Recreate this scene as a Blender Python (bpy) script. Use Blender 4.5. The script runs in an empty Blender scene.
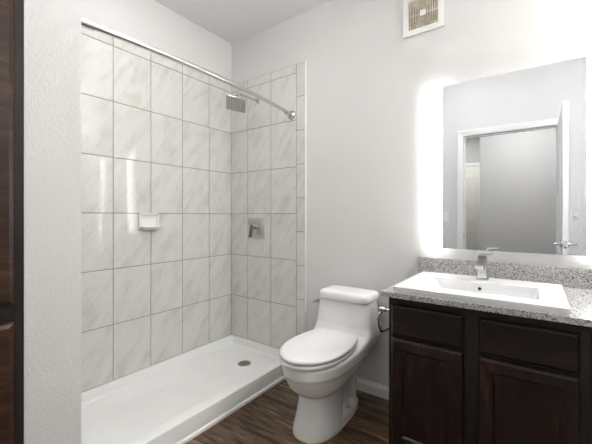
import bpy, bmesh, math, random
from mathutils import Vector, Matrix
random.seed(7)
PI = math.pi
SC = bpy.context.scene
COL = SC.collection

# ------------------------------------------------------------------ camera
cam_d = bpy.data.cameras.new('camera')
cam = bpy.data.objects.new('camera', cam_d)
COL.objects.link(cam)
cam.location = (2.1835, -2.0398, 1.1558)
cam.rotation_euler = (math.radians(90), 0, math.radians(35.9755))
cam_d.sensor_fit = 'HORIZONTAL'
cam_d.sensor_width = 36.0
cam_d.lens = 332.747 / 592 * 36.0
cam_d.shift_y = -6.449 / 592
cam_d.clip_start = 0.02
SC.camera = cam

# ------------------------------------------------------------------ world, exposure
w = bpy.data.worlds.new('world'); SC.world = w; w.use_nodes = True
w.node_tree.nodes['Background'].inputs[0].default_value = (0.9, 0.95, 1, 1)
w.node_tree.nodes['Background'].inputs[1].default_value = 0.3
SC.view_settings.view_transform = 'Standard'
SC.view_settings.look = 'None'
SC.view_settings.gamma = 1
SC.view_settings.exposure = 1.6
SC.view_settings.use_curve_mapping = False

def area_light(name, loc, size, power, color=(1, 1, 1), rot=(0, 0, 0), shape='DISK', size_y=None):
    d = bpy.data.lights.new(name, 'AREA'); d.shape = shape; d.size = size
    if size_y: d.size_y = size_y
    d.energy = power; d.color = color
    o = bpy.data.objects.new(name, d); COL.objects.link(o)
    o.location = loc; o.rotation_euler = rot
    return o
CEIL = 2.67
# fill light added in the hall (its added lamp fixtures are built further down)
area_light('hall_fill_light', (2.05, -2.48, CEIL - 0.075), 0.42, 7.5, (1, 0.99, 0.98))
area_light('hall_end_fill_light', (1.0, -4.0, CEIL - 0.075), 0.3, 5, (1, 0.98, 0.95))

# ------------------------------------------------------------------ helpers
ORG = {}
def tag(o, label=None, cat=None, group=None, kind=None):
    if label: o['label'] = label
    if cat: o['category'] = cat
    if group: o['group'] = group
    if kind: o['kind'] = kind
    return o
def thing(name, loc, label, cat, group=None):
    o = bpy.data.objects.new(name, None); COL.objects.link(o)
    o.location = loc; o.empty_display_size = 0.05
    ORG[o.name] = Vector(loc)
    return tag(o, label, cat, group)
def obj(name, bm, mat, parent=None, smooth=False, origin=None, mods=None):
    """links bm (world coordinates) as one mesh object; keeps world place under its parent"""
    org = ORG[parent.name] if parent is not None else Vector(origin if origin else (0, 0, 0))
    bmesh.ops.recalc_face_normals(bm, faces=bm.faces[:])
    bmesh.ops.translate(bm, verts=bm.verts[:], vec=-org)
    me = bpy.data.meshes.new(name); bm.to_mesh(me); bm.free()
    me.materials.append(mat)
    if smooth:
        for p in me.polygons: p.use_smooth = True
        if smooth is not True:
            try: me.set_sharp_from_angle(angle=math.radians(smooth))
            except Exception: pass
    o = bpy.data.objects.new(name, me); COL.objects.link(o)
    if parent is not None: o.parent = parent
    else: o.location = org
    ORG[o.name] = org
    return o
def struct(name, bm, mat, parent=None, **k):
    o = obj(name, bm, mat, parent, **k)
    if parent is None: o['kind'] = 'structure'
    return o
def box(bm, a, b, bev=0.0, seg=2):
    x0, y0, z0 = [min(a[i], b[i]) for i in range(3)]; x1, y1, z1 = [max(a[i], b[i]) for i in range(3)]
    r = bmesh.ops.create_cube(bm, size=1, matrix=Matrix.Translation(((x0+x1)/2, (y0+y1)/2, (z0+z1)/2)) @ Matrix.Diagonal((x1-x0, y1-y0, z1-z0, 1)))
    vs = r['verts']
    if bev > 0:
        es = list({e for v in vs for e in v.link_edges})
        bmesh.ops.bevel(bm, geom=es, offset=bev, segments=seg, profile=0.5, affect='EDGES')
    return bm
def B(a, b, bev=0.0, seg=2):
    return box(bmesh.new(), a, b, bev, seg)
def cyl(bm, p, q, r, r2=None, n=24, caps=True):
    p = Vector(p); q = Vector(q); d = q - p
    rot = d.to_track_quat('Z', 'Y').to_matrix().to_4x4()
    bmesh.ops.create_cone(bm, cap_ends=caps, segments=n, radius1=r, radius2=r if r2 is None else r2, depth=d.length,
                          matrix=Matrix.Translation((p + q) / 2) @ rot)
    return bm
def tube(bm, pts, r, n=12, closed=False):
    pts = [Vector(p) for p in pts]; rings = []
    up = None
    for i, p in enumerate(pts):
        if closed: t = pts[(i+1) % len(pts)] - pts[i-1]
        else: t = (pts[min(i+1, len(pts)-1)] - pts[max(i-1, 0)])
        t.normalize()
        if up is None:
            up = Vector((0, 0, 1)) if abs(t.z) < 0.9 else Vector((0, 1, 0))
        a = (up - t * up.dot(t)).normalized(); b = t.cross(a); up = a
        rr = r[i] if isinstance(r, (list, tuple)) else r
        rings.append([bm.verts.new(p + rr * (a * math.cos(2*PI*k/n) + b * math.sin(2*PI*k/n))) for k in range(n)])
    for i in range(len(rings) - (0 if closed else 1)):
        A = rings[i]; Bq = rings[(i+1) % len(rings)]
        for k in range(n):
            bm.faces.new((A[k], A[(k+1) % n], Bq[(k+1) % n], Bq[k]))
    if not closed:
        bm.faces.new(rings[0]); bm.faces.new(rings[-1])
    return bm
def loft(bm, rings, cap=True):
    R = [[bm.verts.new(p) for p in r] for r in rings]
    n = len(R[0])
    for i in range(len(R)-1):
        for k in range(n):
            bm.faces.new((R[i][k], R[i][(k+1) % n], R[i+1][(k+1) % n], R[i+1][k]))
    if cap:
        bm.faces.new(R[0]); bm.faces.new(R[-1])
    return bm
def prism_x(bm, prof, x0, x1):      # profile in (y, z) swept along x
    return loft(bm, [[(x, y, z) for y, z in prof] for x in (x0, x1)])
def prism_y(bm, prof, y0, y1):      # profile in (x, z) swept along y
    return loft(bm, [[(x, y, z) for x, z in prof] for y in (y0, y1)])
def plate_with_hole(bm, o, h, axis, a0, a1):
    """slab with a rectangular hole. o, h = (u0, v0, u1, v1); axis = normal axis; a0..a1 thickness"""
    def P(u, v, a): return {'y': (u, a, v), 'x': (a, u, v), 'z': (u, v, a)}[axis]
    oc = [(o[0], o[1]), (o[2], o[1]), (o[2], o[3]), (o[0], o[3])]
    hc = [(h[0], h[1]), (h[2], h[1]), (h[2], h[3]), (h[0], h[3])]
    V = {}
    for nm, c in (('o', oc), ('h', hc)):
        for ai, a in enumerate((a0, a1)):
            V[nm, ai] = [bm.verts.new(P(u, v, a)) for u, v in c]
    for k in range(4):
        j = (k+1) % 4
        for ai in (0, 1): bm.faces.new((V['o', ai][k], V['o', ai][j], V['h', ai][j], V['h', ai][k]))
        for nm in 'oh': bm.faces.new((V[nm, 0][k], V[nm, 0][j], V[nm, 1][j], V[nm, 1][k]))
    return bm

# ------------------------------------------------------------------ materials
def new_mat(name):
    m = bpy.data.materials.new(name); m.use_nodes = True
    nt = m.node_tree; p = nt.nodes['Principled BSDF']
    return m, nt, p
def S(p, **k):
    names = dict(col='Base Color', rough='Roughness', metal='Metallic', spec='Specular IOR Level', coat='Coat Weight', crough='Coat Roughness')
    for a, v in k.items():
        i = p.inputs[names[a]]
        i.default_value = (*v, 1) if isinstance(v, tuple) else v
def N(nt, typ, **k):
    n = nt.nodes.new(typ)
    for a, v in k.items(): setattr(n, a, v)
    return n
def bump(nt, p, src, strength, dist=0.01):
    b = N(nt, 'ShaderNodeBump'); b.inputs['Strength'].default_value = strength; b.inputs['Distance'].default_value = dist
    nt.links.new(src, b.inputs['Height']); nt.links.new(b.outputs[0], p.inputs['Normal'])
def ramp(nt, src, stops, interp='LINEAR'):
    r = N(nt, 'ShaderNodeValToRGB'); r.color_ramp.interpolation = interp
    e = r.color_ramp.elements
    while len(e) < len(stops): e.new(0.5)
    for i, (pos, c) in enumerate(stops):
        e[i].position = pos; e[i].color = (*c, 1)
    nt.links.new(src, r.inputs[0]); return r.outputs[0]
def coords(nt, scale=(1, 1, 1), rot=(0, 0, 0)):
    c = N(nt, 'ShaderNodeTexCoord'); m = N(nt, 'ShaderNodeMapping')
    m.inputs['Scale'].default_value = scale; m.inputs['Rotation'].default_value = rot
    nt.links.new(c.outputs['Object'], m.inputs[0]); return m.outputs[0]
def noise(nt, vec, scale, detail=2, rough=0.5, dist=0.0):
    n = N(nt, 'ShaderNodeTexNoise'); n.inputs['Scale'].default_value = scale
    n.inputs['Detail'].default_value = detail; n.inputs['Roughness'].default_value = rough
    n.inputs['Distortion'].default_value = dist
    if vec is not None: nt.links.new(vec, n.inputs['Vector'])
    return n.outputs['Fac']

def simple(name, col, rough=0.5, metal=0.0, spec=0.5, var=0.03, vs=6.0):
    """plain coloured material with a faint procedural variation"""
    m, nt, p = new_mat(name); S(p, rough=rough, metal=metal, spec=spec)
    f = noise(nt, coords(nt), vs, 3)
    a = tuple(max(0, c*(1-var)) for c in col); b = tuple(min(1, c*(1+var)) for c in col)
    nt.links.new(ramp(nt, f, [(0.3, a), (0.7, b)]), p.inputs['Base Color'])
    return m
def paint(name, col, bstr=0.25, bs=95):
    m, nt, p = new_mat(name); S(p, rough=0.62, spec=0.3)
    v = coords(nt)
    f = noise(nt, v, 3, 2)
    nt.links.new(ramp(nt, f, [(0.3, tuple(c*0.985 for c in col)), (0.7, col)]), p.inputs['Base Color'])
    h = noise(nt, v, bs, 3, 0.55)
    h2 = ramp(nt, h, [(0.38, (0, 0, 0)), (0.66, (1, 1, 1))])
    bump(nt, p, h2, bstr, 0.004)
    return m
M = {}
M['wall'] = paint('wall paint', (0.69, 0.685, 0.675), 0.17)
M['ceil'] = paint('ceiling paint', (0.86, 0.86, 0.855), 0.15)
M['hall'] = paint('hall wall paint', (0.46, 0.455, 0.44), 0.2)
M['white'] = simple('white trim paint', (0.80, 0.80, 0.79), 0.35)
M['door'] = simple('white door paint', (0.80, 0.80, 0.79), 0.4)
M['cream'] = simple('cream door paint', (0.72, 0.71, 0.65), 0.4)
M['acrylic'] = simple('white acrylic', (0.87, 0.87, 0.86), 0.28, var=0.015)
M['ceramic'] = simple('white glazed porcelain', (0.83, 0.83, 0.83), 0.12, var=0.01)
M['seat'] = simple('white seat plastic', (0.84, 0.84, 0.84), 0.22, var=0.01)
M['sink'] = simple('white sink glaze', (0.74, 0.74, 0.75), 0.1, var=0.01)
M['soap'] = simple('soap dish glaze', (0.84, 0.83, 0.79), 0.12, var=0.02)
M['caulk'] = simple('yellowed caulk', (0.66, 0.58, 0.42), 0.6, var=0.1, vs=40)
M['grout'] = simple('tile grout', (0.27, 0.25, 0.20), 0.85, var=0.12, vs=30)
M['chrome'] = simple('polished chrome', (0.56, 0.56, 0.56), 0.14, metal=1.0, var=0.02)
M['lever'] = simple('smoked chrome', (0.22, 0.22, 0.21), 0.16, metal=1.0, var=0.02)
M['satin'] = simple('satin steel', (0.60, 0.60, 0.58), 0.38, metal=1.0, var=0.03)
M['nickel'] = simple('brushed nickel', (0.60, 0.59, 0.57), 0.26, metal=1.0, var=0.04, vs=40)
M['drain'] = simple('drain steel', (0.34, 0.34, 0.33), 0.35, metal=1.0)
M['rubber'] = simple('nozzle rubber', (0.17, 0.17, 0.16), 0.6)
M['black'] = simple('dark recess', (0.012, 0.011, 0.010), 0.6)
M['housing'] = simple('mirror housing', (0.7, 0.7, 0.7), 0.5)
M['vent'] = simple('vent plastic', (0.80, 0.79, 0.76), 0.45)
m, nt, p = new_mat('dusty vent grille'); S(p, rough=0.6)
f = noise(nt, coords(nt), 22, 4, 0.6)
nt.links.new(ramp(nt, f, [(0.35, (0.68, 0.60, 0.44)), (0.62, (0.84, 0.80, 0.70))]), p.inputs['Base Color']); M['ventdust'] = m
M['ventin'] = simple('vent throat', (0.20, 0.13, 0.055), 0.8, var=0.2, vs=40)
m, nt, p = new_mat('mirror glass'); S(p, col=(0.82, 0.84, 0.875), metal=1.0, rough=0.0); M['mirror'] = m
def emis(name, col, st):
    m, nt, p = new_mat(name); S(p, col=(0.8, 0.8, 0.8), rough=0.5)
    p.inputs['Emission Color'].default_value = (*col, 1); p.inputs['Emission Strength'].default_value = st
    return m
M['led'] = emis('frosted led strip', (1.0, 0.99, 0.975), 4.5)
M['ledback'] = emis('led edge strip', (1.0, 0.99, 0.975), 0.8)
M['globe'] = emis('added dome lamp glass', (1.0, 0.99, 0.98), 1.8)  # glow of the added dome near the doorway
M['globe2'] = emis('added shower fill glass', (1.0, 0.99, 0.985), 10)  # glow of the added dome that fills the shower
M['globe3'] = emis('added globe lamp glass', (1.0, 0.985, 0.965), 40)  # glow of the added globe on the right wall
M['fillglass'] = emis('added lamp diffuser', (1.0, 0.97, 0.93), 3.0)  # glow of the added hall fixtures

# marble-look tile; every tile has its own offset stored in the 'tile' attribute
m, nt, p = new_mat('marble look ceramic tile'); S(p, rough=0.075, spec=0.5)
at = N(nt, 'ShaderNodeAttribute'); at.attribute_name = 'tile'
tc = N(nt, 'ShaderNodeTexCoord')
ad = N(nt, 'ShaderNodeVectorMath', operation='MULTIPLY_ADD'); ad.inputs[1].default_value = (7, 7, 7)
nt.links.new(at.outputs['Color'], ad.inputs[0]); nt.links.new(tc.outputs['Object'], ad.inputs[2])
sx = N(nt, 'ShaderNodeSeparateXYZ'); nt.links.new(ad.outputs[0], sx.inputs[0])
def mth(op, a_, b_=None):
    n_ = N(nt, 'ShaderNodeMath', operation=op)
    for i_, v_ in ((0, a_), (1, b_)):
        if v_ is None: continue
        if isinstance(v_, (int, float)): n_.inputs[i_].default_value = v_
        else: nt.links.new(v_, n_.inputs[i_])
    return n_.outputs[0]
uu_ = mth('ADD', sx.outputs[0], sx.outputs[1])
al = mth('ADD', mth('MULTIPLY', uu_, 0.55), mth('MULTIPLY', sx.outputs[2], 0.83))
ac = mth('SUBTRACT', mth('MULTIPLY', uu_, 0.83), mth('MULTIPLY', sx.outputs[2], 0.55))
cx_ = N(nt, 'ShaderNodeCombineXYZ')
nt.links.new(mth('MULTIPLY', ac, 9.0), cx_.inputs[0]); nt.links.new(mth('MULTIPLY', al, 2.2), cx_.inputs[1])
f1 = noise(nt, cx_.outputs[0], 1.7, 6, 0.62, 0.5)
f2 = noise(nt, ad.outputs[0], 7.0, 5, 0.65, 0.4)
mx = N(nt, 'ShaderNodeMix'); mx.data_type = 'FLOAT'; mx.inputs[0].default_value = 0.3
nt.links.new(f1, mx.inputs[2]); nt.links.new(f2, mx.inputs[3])
c = ramp(nt, mx.outputs[0], [(0.32, (0.53, 0.525, 0.48)), (0.43, (0.61, 0.606, 0.57)), (0.51, (0.66, 0.657, 0.628)), (0.68, (0.70, 0.697, 0.67))])
nt.links.new(c, p.inputs['Base Color']); M['tile'] = m

# granite
m, nt, p = new_mat('speckled grey granite'); S(p, rough=0.22)
v = coords(nt)
vo = N(nt, 'ShaderNodeTexVoronoi'); vo.inputs['Scale'].default_value = 290; nt.links.new(v, vo.inputs['Vector'])
sep = N(nt, 'ShaderNodeSeparateColor'); nt.links.new(vo.outputs['Color'], sep.inputs[0])
f = noise(nt, v, 60, 3, 0.6)
mx = N(nt, 'ShaderNodeMix'); mx.data_type = 'FLOAT'; mx.inputs[0].default_value = 0.35
nt.links.new(sep.outputs[0], mx.inputs[2]); nt.links.new(f, mx.inputs[3])
c = ramp(nt, mx.outputs[0], [(0.20, (0.10, 0.10, 0.10)), (0.34, (0.26, 0.255, 0.25)), (0.46, (0.41, 0.405, 0.40)), (0.70, (0.56, 0.555, 0.55))])
nt.links.new(c, p.inputs['Base Color']); M['granite'] = m

# stained wood: grain along the given axis
def wood(name, dark, mid, light, stretch, rough=0.3):
    m, nt, p = new_mat(name); S(p, rough=rough, spec=0.3)
    v = coords(nt, stretch)
    f = noise(nt, v, 3.0, 7, 0.62, 1.2)
    g = noise(nt, v, 14.0, 4, 0.7, 0.3)
    mx = N(nt, 'ShaderNodeMix'); mx.data_type = 'FLOAT'; mx.inputs[0].default_value = 0.35
    nt.links.new(f, mx.inputs[2]); nt.links.new(g, mx.inputs[3])
    nt.links.new(ramp(nt, mx.outputs[0], [(0.34, dark), (0.52, mid), (0.68, light)]), p.inputs['Base Color'])
    bump(nt, p, mx.outputs[0], 0.12, 0.002)
    return m
ESP = ((0.007, 0.0052, 0.0048), (0.016, 0.0090, 0.0078), (0.070, 0.029, 0.019))
M['wood_v'] = wood('espresso wood upright grain', *ESP, (7, 7, 0.9), 0.33)
M['wood_h'] = wood('espresso wood level grain', *ESP, (0.9, 7, 7), 0.33)
M['frame'] = wood('espresso face frame', (0.010, 0.008, 0.008), (0.018, 0.013, 0.012), (0.034, 0.02, 0.017), (6, 6, 1), 0.5)
BR = ((0.016, 0.009, 0.006), (0.042, 0.021, 0.012), (0.095, 0.048, 0.026))
M['linen'] = wood('brown linen cabinet wood', *BR, (6, 1.2, 6), 0.33)

# plank floor
m, nt, p = new_mat('vinyl wood plank floor'); S(p, rough=0.36)
tc = N(nt, 'ShaderNodeTexCoord')
br = N(nt, 'ShaderNodeTexBrick'); br.offset = 0.37
for k_, v_ in dict(Scale=1.0).items(): br.inputs[k_].default_value = v_
br.inputs['Brick Width'].default_value = 1.2; br.inputs['Row Height'].default_value = 0.152
br.inputs['Mortar Size'].default_value = 0.0014; br.inputs['Mortar Smooth'].default_value = 0.1
br.inputs['Color1'].default_value = (0, 0, 0, 1); br.inputs['Color2'].default_value = (1, 1, 1, 1); br.inputs['Mortar'].default_value = (0.5, 0.5, 0.5, 1)
nt.links.new(tc.outputs['Object'], br.inputs['Vector'])
ad = N(nt, 'ShaderNodeVectorMath', operation='MULTIPLY_ADD'); ad.inputs[1].default_value = (3.1, 9.7, 5.0)
nt.links.new(br.outputs['Color'], ad.inputs[0]); nt.links.new(tc.outputs['Object'], ad.inputs[2])
mp = N(nt, 'ShaderNodeMapping'); mp.inputs['Scale'].default_value = (1.6, 11, 1); nt.links.new(ad.outputs[0], mp.inputs[0])
f1 = noise(nt, mp.outputs[0], 2.2, 7, 0.65, 0.9)
mp2 = N(nt, 'ShaderNodeMapping'); mp2.inputs['Scale'].default_value = (3.0, 40, 1); nt.links.new(ad.outputs[0], mp2.inputs[0])
f2 = noise(nt, mp2.outputs[0], 2.0, 5, 0.7, 0.3)
mx = N(nt, 'ShaderNodeMix'); mx.data_type = 'FLOAT'; mx.inputs[0].default_value = 0.38
nt.links.new(f1, mx.inputs[2]); nt.links.new(f2, mx.inputs[3])
c = ramp(nt, mx.outputs[0], [(0.41, (0.010, 0.006, 0.004)), (0.46, (0.036, 0.018, 0.009)), (0.50, (0.140, 0.070, 0.028)), (0.54, (0.085, 0.060, 0.044)), (0.60, (0.30, 0.20, 0.115))])
mm = N(nt, 'ShaderNodeMix'); mm.data_type = 'RGBA'; mm.blend_type = 'MIX'
nt.links.new(br.outputs['Fac'], mm.inputs[0]); nt.links.new(c, mm.inputs[6]); mm.inputs[7].default_value = (0.02, 0.013, 0.01, 1)
nt.links.new(mm.outputs[2], p.inputs['Base Color'])
bump(nt, p, mx.outputs[0], 0.15, 0.002); M['floor'] = m

# ------------------------------------------------------------------ room shell
XR = 3.38          # right wall inner face
YF = -2.13         # door wall inner face
YH = -4.76         # end of the hall
XP = 0.80          # free end of the shower partition
struct('floor', B((-0.12, YH-0.12, -0.06), (3.6, 0.12, 0.0)), M['floor'])
struct('ceiling', B((-0.12, YH-0.12, CEIL), (3.6, 0.12, CEIL+0.06)), M['ceil'])
struct('wall_back', B((-0.12, 0, 0), (3.6, 0.12, CEIL)), M['wall'])
struct('wall_left', B((-0.12, YF-0.12, 0), (0, 0, CEIL)), M['wall'])
struct('wall_right', B((XR, YF, 0), (XR+0.12, 0, CEIL)), M['wall'])
bm = B((0, -1.675, 0), (XP, -1.50, CEIL))
es = [e for e in bm.edges if abs(e.verts[0].co.x-XP) < 1e-4 and abs(e.verts[1].co.x-XP) < 1e-4 and e.verts[0].co.y > -1.6 and abs(e.verts[0].co.z-e.verts[1].co.z) > 1]
bmesh.ops.bevel(bm, geom=es, offset=0.008, segments=3, affect='EDGES')
struct('wall_partition', bm, M['wall'])
# door wall with the doorway
DX0, DX1, DZ = 1.515, 2.345, 2.035
struct('wall_front', plate_with_hole(bmesh.new(), (0, -0.0, 3.6, CEIL), (DX0-0.02, 0.0005, DX1+0.02, DZ+0.02), 'y', YF-0.12, YF), M['wall'])
# hall
struct('wall_hall_left', B((0.45, YH, 0), (0.57, YF-0.12, CEIL)), M['hall'])
struct('wall_hall_right', B((3.28, -3.3, 0), (3.4, YF-0.12, CEIL)), M['hall'])
struct('wall_hall_near', B((1.53, YH, 0), (3.4, -3.3, CEIL)), M['hall'])
struct('wall_hall_end', B((0.45, YH-0.12, 0), (1.53, YH, CEIL)), M['hall'])

# baseboards
def base_prof(d=1):
    return [(0, 0), (0, 0.076), (-0.004, 0.0755), (-0.007, 0.066), (-0.0125, 0.058), (-0.0145, 0.05), (-0.0145, 0)]
struct('baseboard_back', prism_x(bmesh.new(), base_prof(), 0.815, 1.634), M['white'])
struct('baseboard_right', prism_y(bmesh.new(), [(XR+y, z) for y, z in base_prof()], YF, -0.6), M['white'])
struct('baseboard_front', prism_x(bmesh.new(), [(YF-y, z) for y, z in base_prof()], 0.83, DX0-0.09), M['white'])
struct('baseboard_hall', prism_x(bmesh.new(), [(-3.3-y, z) for y, z in base_prof()], 1.53, 3.28), M['white'])

# door casing (both faces of the doorway) and jambs
def casing(name, x0, x1, z1, yf, w_=0.062, th=0.016, sgn=1):
    bm = bmesh.new()
    prof = [(0, 0), (0, th*0.6), (w_*0.25, th*0.75), (w_*0.8, th), (w_, th*0.85), (w_, 0)]
    pts = []
    for d, h in prof:
        pts.append([(x0-d, yf+sgn*h, 0), (x0-d, yf+sgn*h, z1+d), (x1+d, yf+sgn*h, z1+d), (x1+d, yf+sgn*h, 0)])
    for s_ in range(3):
        loft(bm, [[pts[i][s_] for i in range(len(prof))], [pts[i][s_+1] for i in range(len(prof))]])
    return struct(name, bm, M['white'])
casing('trim_1', DX0-0.004, DX1+0.004, DZ+0.004, YF)
casing('trim_2', DX0-0.004, DX1+0.004, DZ+0.004, YF-0.12, sgn=-1)
bm = bmesh.new()
box(bm, (DX0-0.02, YF-0.12, 0), (DX0, YF, DZ)); box(bm, (DX1, YF-0.12, 0), (DX1+0.02, YF, DZ)); box(bm, (DX0-0.02, YF-0.12, DZ), (DX1+0.02, YF, DZ+0.02))
box(bm, (DX0, YF-0.075, 0), (DX0+0.012, YF-0.04, DZ-0.012)); box(bm, (DX0, YF-0.075, DZ-0.012), (DX1, YF-0.04, DZ)); box(bm, (DX1-0.012, YF-0.075, 0), (DX1, YF-0.04, DZ-0.012))
tr = struct('trim_3', bm, M['white'])
obj('strike_plate', B((DX0, YF-0.034, 0.90), (DX0+0.003, YF-0.006, 0.96), 0.001), M['nickel'], tr)

# open bathroom door, hinged on the right jamb, leaf square to the wall
DT, LX = 0.035, 2.338
DY1 = YF + 0.006; DY0 = -1.285
def panel_door(bm, lo, hi, axis='x', recess=0.006):
    """leaf with two recessed panels on both faces"""
    box(bm, lo, hi, 0.002)
d1 = struct('door_1', B((LX, DY1, 0.008), (LX+DT, DY0, 2.028), 0.002), M['door'])
for s_ in (-1, 1):
    fx = LX if s_ < 0 else LX + DT
    for z0, z1 in ((0.22, 0.86), (1.04, 1.86)):
        bm = bmesh.new()
        plate_with_hole(bm, (-1.99, z0, -1.42, z1), (-1.955, z0+0.035, -1.455, z1-0.035), 'x', fx, fx + s_*0.005)
        obj('panel_moulding', bm, M['door'], d1)
bm = bmesh.new()
hy, hz = DY0-0.065, 0.935
for s_ in (-1, 1):
    fx = LX if s_ < 0 else LX + DT
    cyl(bm, (fx, hy, hz), (fx+s_*0.008, hy, hz), 0.027, n=32)
    cyl(bm, (fx, hy, hz), (fx+s_*0.05, hy, hz), 0.009)
    tube(bm, [(fx+s_*0.048, hy+0.006, hz), (fx+s_*0.05, hy-0.02, hz), (fx+s_*0.05, hy-0.07, hz-0.002), (fx+s_*0.046, hy-0.11, hz-0.006)], [0.008, 0.009, 0.008, 0.007])
obj('door_handle', bm, M['nickel'], d1, smooth=40)
obj('latch_plate', B((LX+0.006, DY0, hz-0.03), (LX+DT-0.006, DY0+0.002, hz+0.03), 0.0008), M['nickel'], d1)
for z in (0.22, 1.02, 1.82):
    bm = bmesh.new(); cyl(bm, (LX+DT+0.004, YF+0.004, z-0.045), (LX+DT+0.004, YF+0.004, z+0.045), 0.006)
    obj('hinge', bm, M['nickel'], d1, smooth=40)

# hall door in the far wall
d2 = struct('door_2', B((0.66, YH+0.001, 0.008), (1.42, YH+0.03, 2.03), 0.002), M['cream'])
for z0, z1 in ((0.22, 0.86), (1.04, 1.86)):
    obj('panel_moulding', plate_with_hole(bmesh.new(), (0.78, z0, 1.30, z1), (0.81, z0+0.03, 1.27, z1-0.03), 'y', YH+0.03, YH+0.036), M['cream'], d2)
casing('trim_4', 0.655, 1.425, 2.035, YH, w_=0.06, th=0.038)

# ------------------------------------------------------------------ shower tiles
TW, TH, G = 0.2539, 0.3531, 0.0046
Z0 = 0.112; ZT = 2.297
rows = []; z = Z0
while z < ZT - 0.01:
    z1 = min(z + TH, ZT); rows.append((z, z1)); z = z1
def tile_wall(name, cols, axis, cells=None):
    """cols: list of (u0, u1). left wall: u = -y on x = 0; back wall: u = x on y = 0"""
    bm = bmesh.new(); lay = bm.faces.layers.float_vector.new('tile')
    gb = bmesh.new()
    todo = [(u0, u1, z0, z1) for u0, u1 in cols for z0, z1 in rows] + (cells or [])
    for u0, u1, z0, z1 in todo:
        before = set(bm.faces)
        g = G/2; d = 0.009
        t1, t2 = random.uniform(-1, 1)*0.0006, random.uniform(-1, 1)*0.0006
        c1 = []
        bv = 0.0012
        def P(u, zz, dd): return (dd, -u, zz) if axis == 'x' else (u, -dd, zz)
        r0 = [P(u0+g, z0+g, 0.001), P(u1-g, z0+g, 0.001), P(u1-g, z1-g, 0.001), P(u0+g, z1-g, 0.001)]
        tl = lambda su, sz: d + su*t1 + sz*t2
        r1 = [P(u0+g, z0+g, tl(-1, -1)-bv), P(u1-g, z0+g, tl(1, -1)-bv), P(u1-g, z1-g, tl(1, 1)-bv), P(u0+g, z1-g, tl(-1, 1)-bv)]
        g2 = g+bv
        r2 = [P(u0+g2, z0+g2, tl(-1, -1)), P(u1-g2, z0+g2, tl(1, -1)), P(u1-g2, z1-g2, tl(1, 1)), P(u0+g2, z1-g2, tl(-1, 1))]
        loft(bm, [r0, r1, r2])
        rv = Vector((random.random(), random.random(), random.random()))
        for f_ in bm.faces:
            if f_ not in before: f_[lay] = rv
    o = struct(name, bm, M['tile'])
    us = [t[0] for t in todo] + [t[1] for t in todo]; zz = [t[2] for t in todo] + [t[3] for t in todo]
    if axis == 'x': gb = B((0.0005, -max(us), min(zz)), (0.0072, -min(us), max(zz)))
    else: gb = B((min(us), -0.0005, min(zz)), (max(us), -0.0072, max(zz)))
    obj('grout', gb, M['grout'], o)
    return o
cl = []; u = 0.0085
edges = [0.0085] + [0.2525 + TW*i for i in range(6)]
edges = [e for e in edges if e < 1.49] + [1.492]
cl = [(edges[i], edges[i+1]) for i in range(len(edges)-1)]
tile_wall('trim_5', cl, 'x')
bed = [0.0085, 0.2050, 0.4600, 0.7120]
# narrow bullnose strip up the open edge, cut in short lengths with its own joints
cells = []
z = Z0 - 0.05
js = [Z0]
zz = 0.274
while zz < ZT - 0.02:
    js.append(zz); zz += 0.2535
js.append(ZT)
for i in range(len(js)-1): cells.append((0.7120, 0.7905, js[i], js[i+1]))
tile_wall('trim_6', [(bed[i], bed[i+1]) for i in range(3)], 'y', cells)
struct('trim_7', B((0.7905, -0.0115, 0.06), (0.7990, 0, ZT+0.002), 0.002), M['white'])

# ------------------------------------------------------------------ shower pan
PX, PZ = 0.728, 0.110
pan = thing('shower_pan', (0.36, -0.75, 0), 'long white acrylic shower pan with raised front curb and round drain', 'shower pan')
bm = bmesh.new()
y0, y1 = -1.498, -0.001
def rect(x0, x1, ya, yb, zf, r, n=6):
    pts = []
    for cx_, cy_, a0 in ((x1-r, yb-r, 0), (x0+r, yb-r, 90), (x0+r, ya+r, 180), (x1-r, ya+r, 270)):
        for k in range(n+1):
            a = math.radians(a0 + 90*k/n); X = cx_+r*math.cos(a); Y = cy_+r*math.sin(a)
            pts.append((X, Y, zf(X, Y) if callable(zf) else zf))
    return pts
dr = (0.386, -0.229)
def basin(X, Y):
    d = math.hypot(X-dr[0], Y-dr[1]); return 0.034 + 0.012*min(1, d/0.9)
rings = [rect(0.001, PX, y0, y1, 0.0, 0.004), rect(0.001, PX, y0, y1, PZ-0.008, 0.004), rect(0.003, PX-0.002, y0+0.002, y1-0.002, PZ-0.002, 0.004), rect(0.006, PX-0.008, y0+0.005, y1-0.005, PZ, 0.004),
         rect(0.013, PX-0.070, y0+0.013, y1-0.013, PZ, 0.02), rect(0.016, PX-0.074, y0+0.016, y1-0.016, PZ-0.003, 0.022), rect(0.026, PX-0.086, y0+0.026, y1-0.026, 0.056, 0.03),
         rect(0.031, PX-0.091, y0+0.031, y1-0.031, 0.050, 0.035), rect(0.040, PX-0.100, y0+0.040, y1-0.040, basin, 0.04)]
R = [[bm.verts.new(p_) for p_ in r] for r in rings]
n = len(R[0])
for i in range(len(R)-1):
    for k in range(n): bm.faces.new((R[i][k], R[i][(k+1) % n], R[i+1][(k+1) % n], R[i+1][k]))
bm.faces.new(R[0])
# basin floor fans into the drain hole
def ringat(rad): 
    out = []
    for v in R[-1]:
        a = math.atan2(v.co.y-dr[1], v.co.x-dr[0]); out.append(bm.verts.new((dr[0]+rad*math.cos(a), dr[1]+rad*math.sin(a), 0.034)))
    return out
A = ringat(0.12); Bq = ringat(0.055)
for P0, P1 in ((R[-1], A), (A, Bq)):
    for k in range(n): bm.faces.new((P0[k], P0[(k+1) % n], P1[(k+1) % n], P1[k]))
bm.faces.new(Bq)
obj('basin', bm, M['acrylic'], pan, smooth=24)
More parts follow.
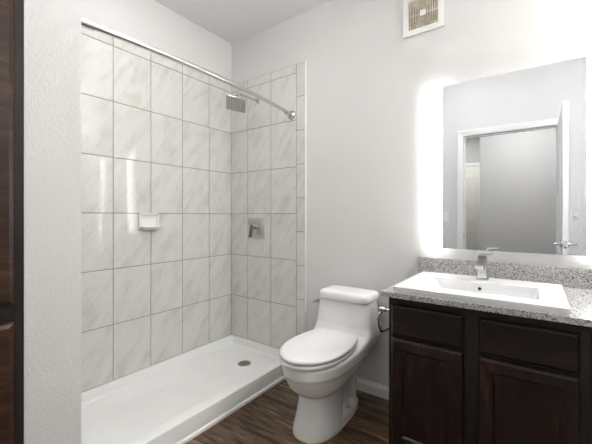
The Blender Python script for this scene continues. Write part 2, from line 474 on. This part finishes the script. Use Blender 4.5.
# small quarter-round moulding along the foot of the curb
prof = [(PX-0.001, 0), (PX-0.001, 0.022), (PX+0.004, 0.021), (PX+0.009, 0.016), (PX+0.012, 0.008), (PX+0.012, 0)]
obj('base_moulding', prism_y(bmesh.new(), prof, y0, y1-0.015), M['white'], pan)
bm = bmesh.new(); cyl(bm, (dr[0], dr[1], 0.033), (dr[0], dr[1], 0.0375), 0.053, 0.050, n=40)
dn = obj('drain', bm, M['nickel'], pan, smooth=30)
bm = bmesh.new()
for rad, cnt in ((0.010, 5), (0.022, 10), (0.034, 15)):
    for k in range(cnt):
        a = 2*PI*k/cnt; cyl(bm, (dr[0]+rad*math.cos(a), dr[1]+rad*math.sin(a), 0.0374), (dr[0]+rad*math.cos(a), dr[1]+rad*math.sin(a), 0.0379), 0.0048, n=10)
obj('drain_holes', bm, M['black'], dn)

# ------------------------------------------------------------------ shower rod
rod = thing('shower_rod', (0.67, -0.75, 1.93), 'curved brushed metal shower curtain rod spanning the shower opening', 'shower rod')
pts = []
for i in range(41):
    t = i/40; pts.append((0.67+0.004*t+0.06*4*t*(1-t), -0.012-1.484*t, 1.921+0.023*t))
obj('rod', tube(bmesh.new(), pts, 0.0125, 16), M['nickel'], rod, smooth=True)
for p_, q_ in ((pts[0], pts[3]), (pts[-1], pts[-4])):
    p_ = Vector(p_); q_ = Vector(q_); d = (q_-p_).normalized()
    s_ = -1 if p_.y > -0.5 else 1
    wy = -0.009 if p_.y > -0.5 else -1.499
    bm = bmesh.new()
    cyl(bm, (p_.x, wy, p_.z), (p_.x, wy+s_*0.008, p_.z), 0.036, 0.034, n=32)
    cyl(bm, (p_.x, wy+s_*0.008, p_.z), (p_.x, wy+s_*0.022, p_.z), 0.030, 0.022, n=32)
    c0 = Vector((p_.x, wy+s_*0.016, p_.z))
    cyl(bm, c0, c0+d*0.075, 0.0185, 0.0165, n=24)
    obj('end_flange', bm, M['nickel'], rod, smooth=35)

# ------------------------------------------------------------------ shower head
sh = thing('rain_shower', (0.313, 0, 2.10), 'square rain shower head on a bent metal arm at the top of the tiled wall', 'shower head')
hc = Vector((0.300, -0.235, 2.018))
nrm = Vector((-0.141, 0.431, 0.891)).normalized()
uu = Vector((0.74, 0.643, -0.193)); uu = (uu - nrm*uu.dot(nrm)).normalized(); vv = nrm.cross(uu)
top = hc + nrm*0.052
arm = [Vector((0.313, -0.010, 2.100)), Vector((0.313, -0.06, 2.100)), Vector((0.312, -0.15, 2.099)), Vector((0.310, -0.20, 2.098))]
e0 = Vector((0.309, -0.222, 2.094)); e1 = Vector((0.307, -0.231, 2.083))
arm += [e0, e1, top + nrm*0.006]
obj('arm', tube(bmesh.new(), arm, 0.0095, 14), M['nickel'], sh, smooth=True)
bm = bmesh.new(); cyl(bm, (0.313, -0.009, 2.10), (0.313, -0.018, 2.10), 0.028, 0.026, n=32)
obj('wall_flange', bm, M['nickel'], sh, smooth=35)
rot = Matrix((uu, vv, nrm)).transposed().to_4x4()
bm = bmesh.new(); box(bm, (-0.0775, -0.0775, -0.006), (0.0775, 0.0775, 0.004), 0.003)
box(bm, (-0.03, -0.03, 0.004), (0.03, 0.03, 0.016), 0.004)
cyl(bm, (0, 0, 0.014), (0, 0, 0.052), 0.014, 0.011, n=20)
bm.transform(Matrix.Translation(hc) @ rot)
hd = obj('spray_plate', bm, M['nickel'], sh, smooth=35)
bm = bmesh.new()
for i in range(9):
    for j in range(9):
        x_, y_ = (i-4)*0.0158, (j-4)*0.0158
        cyl(bm, (x_, y_, -0.006), (x_, y_, -0.0095), 0.0034, 0.0024, n=8)
for i in range(9): box(bm, ((i-4)*0.0158-0.0016, -0.067, -0.0072), ((i-4)*0.0158+0.0016, 0.067, -0.006))
bm.transform(Matrix.Translation(hc) @ rot)
obj('nozzles', bm, M['rubber'], hd)

# ------------------------------------------------------------------ shower valve
sv = thing('shower_valve', (0.305, 0, 1.053), 'square chrome shower valve plate with a lever on the beige tiled wall', 'shower valve')
obj('plate', B((0.218, -0.0085, 0.968), (0.392, -0.019, 1.139), 0.003), M['satin'], sv, smooth=35)
bm = bmesh.new(); cyl(bm, (0.305, -0.018, 1.062), (0.305, -0.036, 1.062), 0.024, n=32); cyl(bm, (0.305, -0.036, 1.062), (0.305, -0.062, 1.062), 0.019, n=32)
obj('hub', bm, M['chrome'], sv, smooth=35)
bm = B((-0.014, -0.014, -0.090), (0.014, 0.0, 0.016), 0.003); bm.transform(Matrix.Translation((0.305, -0.058, 1.065)) @ Matrix.Rotation(math.radians(-12), 4, 'X'))
obj('lever', bm, M['lever'], sv, smooth=35)

# ------------------------------------------------------------------ soap dish
sd = thing('soap_dish', (0.009, -0.775, 1.12), 'small glossy cream ceramic soap dish set on the tiled wall', 'soap dish')
bm = bmesh.new()
plate_with_hole(bm, (-0.850, 1.062, -0.705, 1.174), (-0.834, 1.082, -0.721, 1.158), 'x', 0.0088, 0.024)
bmesh.ops.bevel(bm, geom=[e for e in bm.edges], offset=0.004, segments=2, affect='EDGES')
box(bm, (0.0088, -0.835, 1.07), (0.012, -0.72, 1.165))
obj('back_plate', bm, M['soap'], sd, smooth=40)
# dished tray with raised rim
bm = bmesh.new()
def srect(x0, x1, ya, yb, z, r): return rect(x0, x1, ya, yb, z, r, 5)
loft(bm, [srect(0.012, 0.040, -0.825, -0.730, 1.054, 0.012), srect(0.010, 0.068, -0.845, -0.710, 1.068, 0.018), srect(0.010, 0.074, -0.850, -0.705, 1.080, 0.02), srect(0.012, 0.070, -0.846, -0.709, 1.084, 0.018),
          srect(0.014, 0.063, -0.838, -0.717, 1.080, 0.015), srect(0.018, 0.055, -0.830, -0.725, 1.071, 0.012)])
obj('tray', bm, M['soap'], sd, smooth=50)

# ------------------------------------------------------------------ toilet
TX = 1.205
to = thing('toilet', (TX, -0.38, 0), 'white one-piece elongated toilet with closed lid beside the vanity', 'toilet')
def egg(z, hw, yf, yb, yc, ef=2.0, eb=4.0, n=56, cx=TX):
    out = []
    for k in range(n):
        a = 2*PI*k/n; c_, s_ = math.cos(a), math.sin(a)
        front = s_ < 0
        e = ef if front else eb
        r_ = (abs(c_)**e + abs(s_)**e) ** (-1/e)
        out.append((cx + hw*r_*c_, yc + (yc-yf if front else yb-yc)*r_*s_, z))
    return out
bm = bmesh.new()
low = [(0.000, .118, -.640, -.34, -.50, 2.3, 2.6), (0.030, .115, -.635, -.34, -.50, 2.3, 2.6), (0.08, .108, -.625, -.32, -.48, 2.2, 2.6), (0.14, .102, -.614, -.30, -.47, 2.1, 2.6),
       (0.205, .097, -.603, -.28, -.46, 2.1, 2.8), (0.212, .106, -.615, -.25, -.45, 2.1, 2.8), (0.234, .130, -.650, -.20, -.45, 2.1, 3), (0.262, .148, -.680, -.16, -.44, 2.1, 3), (0.300, .162, -.700, -.10, -.43, 2.1, 3.5), (0.330, .169, -.711, -.08, -.43, 2.1, 3.8), (0.338, .176, -.719, -.06, -.43, 2.1, 4),
       (0.385, .178, -.720, -.05, -.43, 2.1, 4.5), (0.397, .176, -.716, -.05, -.43, 2.1, 4.5)]
loft(bm, [egg(*r) for r in low])
back = [(0.30, .090, -.30, -.085, -.16, 3, 4), (0.335, .130, -.38, -.050, -.18, 3, 5), (0.372, .180, -.42, -.027, -.2, 3.2, 6), (0.395, .186, -.42, -.025, -.2, 3.5, 7), (0.405, .187, -.36, -.025, -.18, 3.8, 7), (0.425, .193, -.275, -.025, -.16, 6, 7), (0.445, .194, -.242, -.028, -.14, 7, 7),
        (0.48, .190, -.224, -.030, -.13, 8, 7), (0.53, .183, -.217, -.034, -.13, 9, 8), (0.58, .176, -.218, -.038, -.13, 9, 8), (0.631, .167, -.222, -.04, -.13, 8, 8)]
loft(bm, [egg(*r) for r in back])
foot = [(0.0, .108, -.56, -.115, -.30, 3, 3), (0.030, .106, -.56, -.117, -.30, 3, 3), (0.045, .092, -.55, -.125, -.30, 3, 3), (0.052, .075, -.54, -.135, -.30, 3, 3)]
loft(bm, [egg(*r) for r in foot])
neck = [(0.03, .050, -.5, -.15, -.30, 3, 4), (0.2, .048, -.5, -.14, -.30, 3, 4), (0.32, .075, -.5, -.09, -.30, 3, 4)]
loft(bm, [egg(*r) for r in neck])
for s_ in (-1, 1):      # trapway bulge down each side
    tube(bm, [(TX+s_*0.052, -0.40, 0.16), (TX+s_*0.058, -0.32, 0.20), (TX+s_*0.060, -0.25, 0.235), (TX+s_*0.060, -0.19, 0.21), (TX+s_*0.050, -0.175, 0.15), (TX+s_*0.048, -0.175, 0.05)], [0.030, 0.032, 0.033, 0.032, 0.030, 0.030], 16)
body = obj('bowl_and_tank', bm, M['ceramic'], to, smooth=True)
md = body.modifiers.new('blend', 'REMESH'); md.mode = 'VOXEL'; md.voxel_size = 0.007; md.use_smooth_shade = True
md = body.modifiers.new('soften', 'SMOOTH'); md.factor = 0.5; md.iterations = 3
bm = bmesh.new()
loft(bm, [egg(0.0, .1215, -.646, -.108, -.44, 2.4, 2.8), egg(0.006, .119, -.643, -.110, -.44, 2.4, 2.8), egg(0.006, .10, -.60, -.10, -.40, 2.6, 4)])
obj('caulk_line', bm, M['caulk'], to, smooth=True)['label'] = 'yellowed caulk line around the foot'
bm = bmesh.new()
LCXT = TX+0.009
def tl(z, k): return egg(z, .172-k, -.240+k, -.034-k, -.13, 7, 7, 64, LCXT)
loft(bm, [tl(0.636, .008), tl(0.6375, .002), tl(0.640, 0), tl(0.664, 0), tl(0.676, .003), tl(0.683, .010), tl(0.6865, .022), tl(0.688, .05), tl(0.6885, .10)])
obj('tank_lid', bm, M['ceramic'], to, smooth=50)
def dshape(z, k, yback=-.208, yf=-.736, hw=.174):
    out = []
    yc = -.478; n = 72
    for i in range(n):
        a_ = 2*PI*i/n; c_, s_ = math.cos(a_), math.sin(a_)
        if s_ < 0:
            r_ = (abs(c_)**2.1 + abs(s_)**2.1) ** (-1/2.1); x_ = (hw-k)*r_*c_; y_ = yc + (yc-(yf+k))*r_*s_
        else:       # rounder back cut straight at the hinge
            r_ = (abs(c_)**2.25 + abs(s_)**2.25) ** (-1/2.25); x_ = (hw-k)*r_*c_; y_ = yc + 0.318*r_*s_*(1-k/0.3)
            lim = yback-k
            if y_ > lim: y_ = lim + (y_-lim)*0.04
        out.append((TX-0.005+x_, y_, z))
    return out
bm = bmesh.new()
ro = [dshape(0.399, 0.008), dshape(0.402, 0.003), dshape(0.414, 0.002), dshape(0.420, 0.005), dshape(0.422, 0.014)]
ri = [dshape(0.422, .07), dshape(0.414, .078), dshape(0.399, .078)]
loft(bm, ro+ri+[ro[0]], cap=False)
bmesh.ops.remove_doubles(bm, verts=bm.verts[:], dist=1e-5)
obj('seat', bm, M['seat'], to, smooth=60)
bm = bmesh.new()
loft(bm, [dshape(0.4275, 0.014), dshape(0.4275, 0.004), dshape(0.430, 0.001), dshape(0.439, 0.0), dshape(0.444, 0.003), dshape(0.4475, 0.012), dshape(0.449, 0.022), dshape(0.4488, 0.028), dshape(0.4505, 0.036), dshape(0.453, 0.09), dshape(0.4535, 0.14)])
obj('seat_lid', bm, M['seat'], to, smooth=50)
for s_ in (-1, 1):
    bm = B((TX+s_*0.075-0.022, -0.245, 0.398), (TX+s_*0.075+0.022, -0.215, 0.430), 0.006); obj('seat_hinge', bm, M['seat'], to, smooth=40)
    bm = bmesh.new(); bx_, by_ = TX+s_*0.097, -0.30
    loft(bm, [egg(0.048, .013, by_-.013, by_+.013, by_, 2, 2, 20, bx_), egg(0.062, .0125, by_-.0125, by_+.0125, by_, 2, 2, 20, bx_), egg(0.070, .009, by_-.009, by_+.009, by_, 2, 2, 20, bx_), egg(0.073, .003, by_-.003, by_+.003, by_, 2, 2, 20, bx_)])
    obj('bolt_cap', bm, M['ceramic'], to, smooth=True)
bm = bmesh.new(); lx = TX-0.1745
cyl(bm, (lx+0.004, -0.20, 0.600), (lx-0.008, -0.20, 0.600), 0.014, 0.012, n=24); cyl(bm, (lx-0.006, -0.20, 0.600), (lx-0.02, -0.20, 0.600), 0.007)
tube(bm, [(lx-0.017, -0.195, 0.600), (lx-0.018, -0.22, 0.600), (lx-0.018, -0.245, 0.598)], [0.007, 0.006, 0.0045])
obj('flush_lever', bm, M['nickel'], to, smooth=40)['label'] = 'metal flush lever'

# ------------------------------------------------------------------ vanity
VX0, VX1, VY, VZ0, VZ1 = 1.638, 2.327, -0.572, 0.115, 0.798
va = thing('vanity_cabinet', (1.98, -0.30, 0), 'dark espresso wood vanity cabinet under the granite counter', 'cabinet')
bm = bmesh.new()
box(bm, (VX0, -0.001, VZ0), (VX0+0.016, VY+0.019, VZ1)); box(bm, (XR-0.018, -0.001, VZ0), (XR-0.002, VY+0.019, VZ1))
box(bm, (VX0, -0.001, VZ0), (XR-0.002, VY+0.019, VZ0+0.016)); box(bm, (VX0, -0.001, VZ0), (XR-0.002, -0.008, VZ1))
obj('carcass', bm, M['frame'], va)
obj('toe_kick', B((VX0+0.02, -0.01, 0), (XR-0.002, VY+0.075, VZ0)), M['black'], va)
bm = bmesh.new(); fy0, fy1 = VY, VY+0.019
XM0, XM1 = 1.925, 2.018
for x0, x1 in ((VX0, VX0+0.038), (XM0, XM1), (2.277, VX1)): box(bm, (x0, fy0, VZ0), (x1, fy1, VZ1), 0.0012)
for x0, x1 in ((VX0+0.038, XM0), (XM1, 2.277)):
    for z0, z1 in ((VZ0, VZ0+0.035), (0.595, 0.645), (0.748, VZ1)): box(bm, (x0, fy0+0.0008, z0), (x1, fy1, z1))
obj('face_frame', bm, M['frame'], va, smooth=30)
obj('filler_panel', B((VX1+0.002, fy0+0.002, VZ0), (XR-0.002, fy1, VZ1), 0.001), M['frame'], va)
def raised(bm, x0, x1, z0, z1, yb, th, bev=0.012):
    """slab drawer front with a bevelled rim"""
    def rr(k, y): return [(x0+k, y, z0+k), (x1-k, y, z0+k), (x1-k, y, z1-k), (x0+k, y, z1-k)]
    loft(bm, [rr(0, yb), rr(0, yb-th*0.45), rr(bev*0.5, yb-th*0.8), rr(bev, yb-th)])
    return bm
def shaker(bm, x0, x1, z0, z1, yb, th, rw=0.055):
    def rr(k, y): return [(x0+k, y, z0+k), (x1-k, y, z0+k), (x1-k, y, z1-k), (x0+k, y, z1-k)]
    loft(bm, [rr(0, yb), rr(0, yb-th*0.45), rr(0.005, yb-th*0.8), rr(0.011, yb-th), rr(rw, yb-th), rr(rw+0.004, yb-th+0.003), rr(rw+0.008, yb-th+0.009)])
    return bm
yb = VY - 0.0008
obj('drawer_front', raised(bmesh.new(), 1.654, 1.946, 0.624, 0.762, yb, 0.019), M['wood_h'], va)
obj('drawer_front', raised(bmesh.new(), 1.999, 2.299, 0.624, 0.762, yb, 0.019), M['wood_h'], va)
def door_part(x0, x1, z0, z1):
    d_ = obj('door', shaker(bmesh.new(), x0, x1, z0, z1, yb, 0.019, 0.046), M['wood_v'], va)
    return d_
door_part(1.654, 1.946, 0.135, 0.612)
door_part(1.999, 2.299, 0.135, 0.612)

# counter and backsplash
ct = thing('granite_countertop', (2.0, -0.3, 0.80), 'grey speckled granite countertop with backsplash on the dark vanity', 'countertop')
obj('slab', plate_with_hole(bmesh.new(), (1.620, -0.622, XR-0.001, -0.001), (1.735, -0.545, 2.205, -0.262), 'z', 0.7985, 0.820), M['granite'], ct)
obj('backsplash', B((1.608, -0.0225, 0.8205), (XR-0.001, -0.001, 0.911), 0.0015), M['granite'], ct)

# sink (overlay basin)
SX0, SX1, SY0, SY1, SZ0, SZ1 = 1.670, 2.273, -0.610, -0.128, 0.8205, 0.8460
si = thing('sink', (1.97, -0.37, 0.82), 'wide white rectangular sink set on top of the granite counter', 'sink')
bm = bmesh.new()
BX0, BX1, BY0, BY1 = 1.763, 2.186, -0.522, -0.282
rings = [rect(BX0+0.10, BX1-0.08, BY0+0.06, BY1-0.04, 0.752, 0.02, 3), rect(BX0+0.02, BX1-0.02, BY0+0.00, BY1-0.0, 0.785, 0.02, 3), rect(BX0-0.012, BX1+0.012, BY0-0.012, BY1+0.012, SZ0, 0.012, 3), rect(SX0+0.004, SX1-0.004, SY0+0.004, SY1-0.004, SZ0, 0.003, 3), rect(SX0+0.004, SX1-0.004, SY0+0.004, SY1-0.004, SZ0+0.012, 0.003, 3), rect(SX0, SX1, SY0, SY1, SZ0+0.013, 0.004, 3), rect(SX0, SX1, SY0, SY1, SZ1-0.002, 0.004, 3), rect(SX0+0.002, SX1-0.002, SY0+0.002, SY1-0.002, SZ1, 0.004, 3),
         rect(BX0-0.002, BX1+0.002, BY0-0.002, BY1+0.002, SZ1, 0.010, 3), rect(BX0, BX1, BY0, BY1, SZ1-0.003, 0.010, 3), rect(BX0+0.035, BX1-0.02, BY0+0.012, BY1-0.004, 0.790, 0.012, 3), rect(BX0+0.10, BX1-0.05, BY0+0.03, BY1-0.012, 0.768, 0.015, 3), rect(BX0+0.15, BX1-0.16, BY0+0.08, BY1-0.07, 0.765, 0.015, 3)]
loft(bm, rings)
obj('basin', bm, M['sink'], si, smooth=28)
bm = bmesh.new(); cyl(bm, (1.966, -0.285, 0.816), (1.966, -0.2905, 0.816), 0.0105, n=28); ov = obj('overflow_ring', bm, M['chrome'], si, smooth=35)
bm = bmesh.new(); cyl(bm, (1.966, -0.2904, 0.816), (1.966, -0.2915, 0.816), 0.0072, n=24); obj('overflow_hole', bm, M['black'], ov)
bm = bmesh.new(); cyl(bm, (1.972, -0.40, 0.764), (1.972, -0.40, 0.769), 0.028, 0.026, n=32); obj('drain', bm, M['chrome'], si, smooth=35)

# faucet
fa = thing('faucet', (1.958, -0.205, 0.846), 'square chrome single lever faucet on the sink deck', 'faucet')
fx, fy = 1.968, -0.205
obj('base', B((fx-0.026, fy-0.026, 0.8465), (fx+0.026, fy+0.026, 0.853), 0.0015), M['chrome'], fa)
obj('body', B((fx-0.019, fy-0.02, 0.853), (fx+0.019, fy+0.02, 0.950), 0.002), M['chrome'], fa)
bm = B((-0.0175, -0.105, -0.010), (0.0175, 0.0, 0.010), 0.002); bm.transform(Matrix.Translation((fx, fy-0.015, 0.930)) @ Matrix.Rotation(math.radians(6), 4, 'X'))
obj('spout', bm, M['chrome'], fa)
bm = B((fx-0.018, fy-0.018, 0.9505), (fx+0.018, fy+0.018, 0.966), 0.002)
lv = B((-0.016, -0.012, 0), (0.043, 0.012, 0.006), 0.0015); lv.transform(Matrix.Translation((fx+0.0, fy, 0.967)) @ Matrix.Rotation(math.radians(-3), 4, 'Y'))
me_ = bpy.data.meshes.new('tmp'); lv.to_mesh(me_); bm.from_mesh(me_); bpy.data.meshes.remove(me_)
obj('lever', bm, M['chrome'], fa)

# toilet paper holder on the vanity's side
tp = thing('toilet_paper_holder', (1.637, -0.42, 0.675), 'empty metal toilet paper holder on the side of the vanity by the toilet', 'paper holder')
bm = bmesh.new(); cyl(bm, (1.6385, -0.42, 0.683), (1.630, -0.42, 0.683), 0.022, n=28); obj('rose', bm, M['nickel'], tp, smooth=35)
bm = bmesh.new(); cyl(bm, (1.631, -0.42, 0.683), (1.555, -0.42, 0.683), 0.007); cyl(bm, (1.566, -0.42, 0.683), (1.538, -0.42, 0.683), 0.0135, n=24); obj('post', bm, M['nickel'], tp, smooth=35)
obj('arm', tube(bmesh.new(), [(1.550, -0.42, 0.676), (1.537, -0.432, 0.660), (1.530, -0.438, 0.635), (1.533, -0.436, 0.60), (1.541, -0.428, 0.574), (1.545, -0.415, 0.567), (1.553, -0.37, 0.567), (1.560, -0.31, 0.568), (1.560, -0.30, 0.572)], 0.0068, 12), M['nickel'], tp, smooth=True)

# ------------------------------------------------------------------ mirror
mi = thing('lighted_mirror', (2.055, 0, 1.42), 'large frameless mirror with glowing light strips on the wall above the sink', 'mirror')
MX0, MX1, MZ0, MZ1, MY = 1.670, 2.440, 0.971, 1.883, -0.036
obj('housing', B((MX0+0.03, -0.001, MZ0+0.06), (MX1-0.03, MY+0.0052, MZ1-0.06)), M['housing'], mi)
obj('glass', B((1.7485, MY, MZ0), (2.3655, MY+0.005, MZ1)), M['mirror'], mi)
obj('light_strip', B((MX0, MY+0.0003, MZ0), (1.748, MY+0.005, MZ1)), M['led'], mi)
obj('light_strip', B((2.366, MY+0.0003, MZ0), (MX1, MY+0.005, MZ1)), M['led'], mi)
bm = bmesh.new()
for x_ in (MX0+0.022, MX1-0.030): box(bm, (x_, MY+0.008, MZ0+0.05), (x_+0.008, MY+0.022, MZ1-0.05))
box(bm, (MX0+0.04, MY+0.008, MZ0+0.050), (MX1-0.04, MY+0.022, MZ0+0.058))
box(bm, (MX0+0.04, MY+0.008, MZ1-0.058), (MX1-0.04, MY+0.022, MZ1-0.050))
obj('back_light', bm, M['ledback'], mi)

# ------------------------------------------------------------------ exhaust vent
ve = thing('wall_vent', (1.636, 0, 2.355), 'square white wall vent with dusty concentric louvres high above the toilet', 'vent')
vx, vz, hw_ = 1.636, 2.355, 0.116
bm = bmesh.new(); plate_with_hole(bm, (vx-hw_, vz-hw_, vx+hw_, vz+hw_), (vx-0.086, vz-0.086, vx+0.086, vz+0.086), 'y', -0.001, -0.013)
obj('frame', bm, M['vent'], ve)
obj('throat', B((vx-0.087, -0.0008, vz-0.087), (vx+0.087, -0.0022, vz+0.087)), M['ventin'], ve)
bm = bmesh.new()
for k in range(8):
    r_ = 0.084 - k*0.0094; r2 = r_ - 0.0036
    plate_with_hole(bm, (vx-r_, vz-r_, vx+r_, vz+r_), (vx-r2, vz-r2, vx+r2, vz+r2), 'y', -0.005, -0.012)
box(bm, (vx-0.087, -0.003, vz-0.002), (vx+0.087, -0.006, vz+0.002)); box(bm, (vx-0.002, -0.003, vz-0.087), (vx+0.002, -0.006, vz+0.087))
obj('louvres', bm, M['ventdust'], ve)
obj('centre_cap', B((vx-0.016, -0.003, vz-0.016), (vx+0.016, -0.0145, vz+0.016), 0.001), M['vent'], ve)

# ------------------------------------------------------------------ linen cabinet at the left edge
LCX, LY0, LY1 = 0.800, -1.6758, YF+0.002
lc = thing('linen_cabinet', (0.55, -1.9, 0), 'tall brown wood linen cabinet beside the partition wall at the left edge', 'cabinet')
obj('carcass', B((0.30, LY1, 0.0), (LCX-0.019, LY0, 2.45)), M['frame'], lc)
bm = bmesh.new()
for ya, yb_ in ((LY1, LY1+0.028), (LY0-0.026, LY0)): box(bm, (LCX-0.0188, ya, 0.0), (LCX+0.001, yb_, 2.45), 0.001)
for z0, z1 in ((0, 0.12), (0.800, 0.874), (2.39, 2.45)): box(bm, (LCX-0.0188, LY1+0.028, z0), (LCX, LY0-0.026, z1))
obj('face_frame', bm, M['frame'], lc)
def side_door(z0, z1):
    a, b = LY1+0.024, LY0-0.027; x0 = LCX+0.0015; th = 0.019; rw = 0.05
    def rr(k, x): return [(x, a+k, z0+k), (x, b-k, z0+k), (x, b-k, z1-k), (x, a+k, z1-k)]
    return loft(bmesh.new(), [rr(0, x0), rr(0, x0+th*0.3), rr(0.004, x0+th*0.7), rr(0.016, x0+th), rr(rw, x0+th), rr(rw+0.008, x0+th-0.008)])
for z0, z1 in ((0.10, 0.812), (0.866, 2.41)):
    obj('door', side_door(z0, z1), M['linen'], lc)

# ------------------------------------------------------------------ small things on the door wall (seen in the mirror)
lsw = thing('light_switch', (1.33, YF, 1.14), 'white light switch plate beside the doorway, seen in the mirror', 'light switch')
obj('plate', B((1.295, YF, 1.085), (1.365, YF+0.006, 1.20), 0.002), M['vent'], lsw)
obj('rocker', B((1.314, YF+0.006, 1.11), (1.346, YF+0.010, 1.175), 0.0015), M['white'], lsw)
hk = thing('towel_hook', (2.49, YF, 1.17), 'small metal towel hook on the wall behind the open door', 'hook')
bm = bmesh.new(); cyl(bm, (2.485, YF, 1.165), (2.485, YF+0.008, 1.165), 0.02, n=24); obj('rose', bm, M['nickel'], hk, smooth=35)
obj('hook', tube(bmesh.new(), [(2.485, YF+0.006, 1.165), (2.485, YF+0.04, 1.162), (2.485, YF+0.06, 1.165), (2.485, YF+0.066, 1.18)], 0.006), M['nickel'], hk, smooth=True)

# ------------------------------------------------------------------ added fill lamps, all out of view
def added_hall_lamp(x, y, r, label):
    t = thing('added_hall_lamp', (x, y, CEIL), label, 'lamp')
    bm = bmesh.new(); cyl(bm, (x, y, CEIL-0.0005), (x, y, CEIL-0.025), r+0.012, n=48); obj('pan', bm, M['white'], t, smooth=35)
    bm = bmesh.new(); cyl(bm, (x, y, CEIL-0.025), (x, y, CEIL-0.066), r, r*0.9, n=48); obj('diffuser', bm, M['fillglass'], t, smooth=35)
def added_dome_lamp(x, y, r, h, mat, label):
    t = thing('added_dome_lamp', (x, y, CEIL), label, 'lamp')
    bm = bmesh.new(); cyl(bm, (x, y, CEIL-0.0005), (x, y, CEIL-0.02), r*0.8, n=48); obj('canopy', bm, M['white'], t, smooth=35)
    bm = bmesh.new(); bmesh.ops.create_uvsphere(bm, u_segments=48, v_segments=24, radius=r, matrix=Matrix.Translation((x, y, CEIL-h*0.85)) @ Matrix.Diagonal((1, 1, h/r, 1)))
    obj('dome', bm, mat, t, smooth=True)
added_dome_lamp(1.60, -1.62, 0.19, 0.065, M['globe'], 'added white glass dome lamp, unseen fill light on the bathroom ceiling near the doorway')  # unseen lamp put in to light the room evenly
added_dome_lamp(0.88, -1.18, 0.17, 0.035, M['globe2'], 'added flatter white glass dome lamp, unseen fill light on the ceiling just outside the shower')  # unseen lamp put in to brighten the shower and its left wall
wl = thing('added_wall_lamp', (XR, -0.50, 2.36), 'added white glass globe lamp on a metal bracket, unseen fill light on the right wall', 'lamp')  # unseen lamp put in to brighten the left wall and ceiling
bm = bmesh.new(); cyl(bm, (XR, -0.50, 2.36), (XR-0.015, -0.50, 2.36), 0.055, n=32); cyl(bm, (XR-0.01, -0.50, 2.36), (XR-0.10, -0.50, 2.36), 0.012, n=16)
obj('bracket', bm, M['nickel'], wl, smooth=35)
bm = bmesh.new(); bmesh.ops.create_uvsphere(bm, u_segments=40, v_segments=24, radius=0.10, matrix=Matrix.Translation((XR-0.17, -0.50, 2.36))); obj('globe', bm, M['globe3'], wl, smooth=True)
added_hall_lamp(2.05, -2.48, 0.2, 'added round white flush ceiling lamp, unseen fill light just outside the doorway')  # fixture made up for the fill light through the doorway
added_hall_lamp(1.0, -4.0, 0.15, 'added round white flush ceiling lamp, unseen fill light at the far end of the hall')  # fixture made up for the fill light deeper in the hall
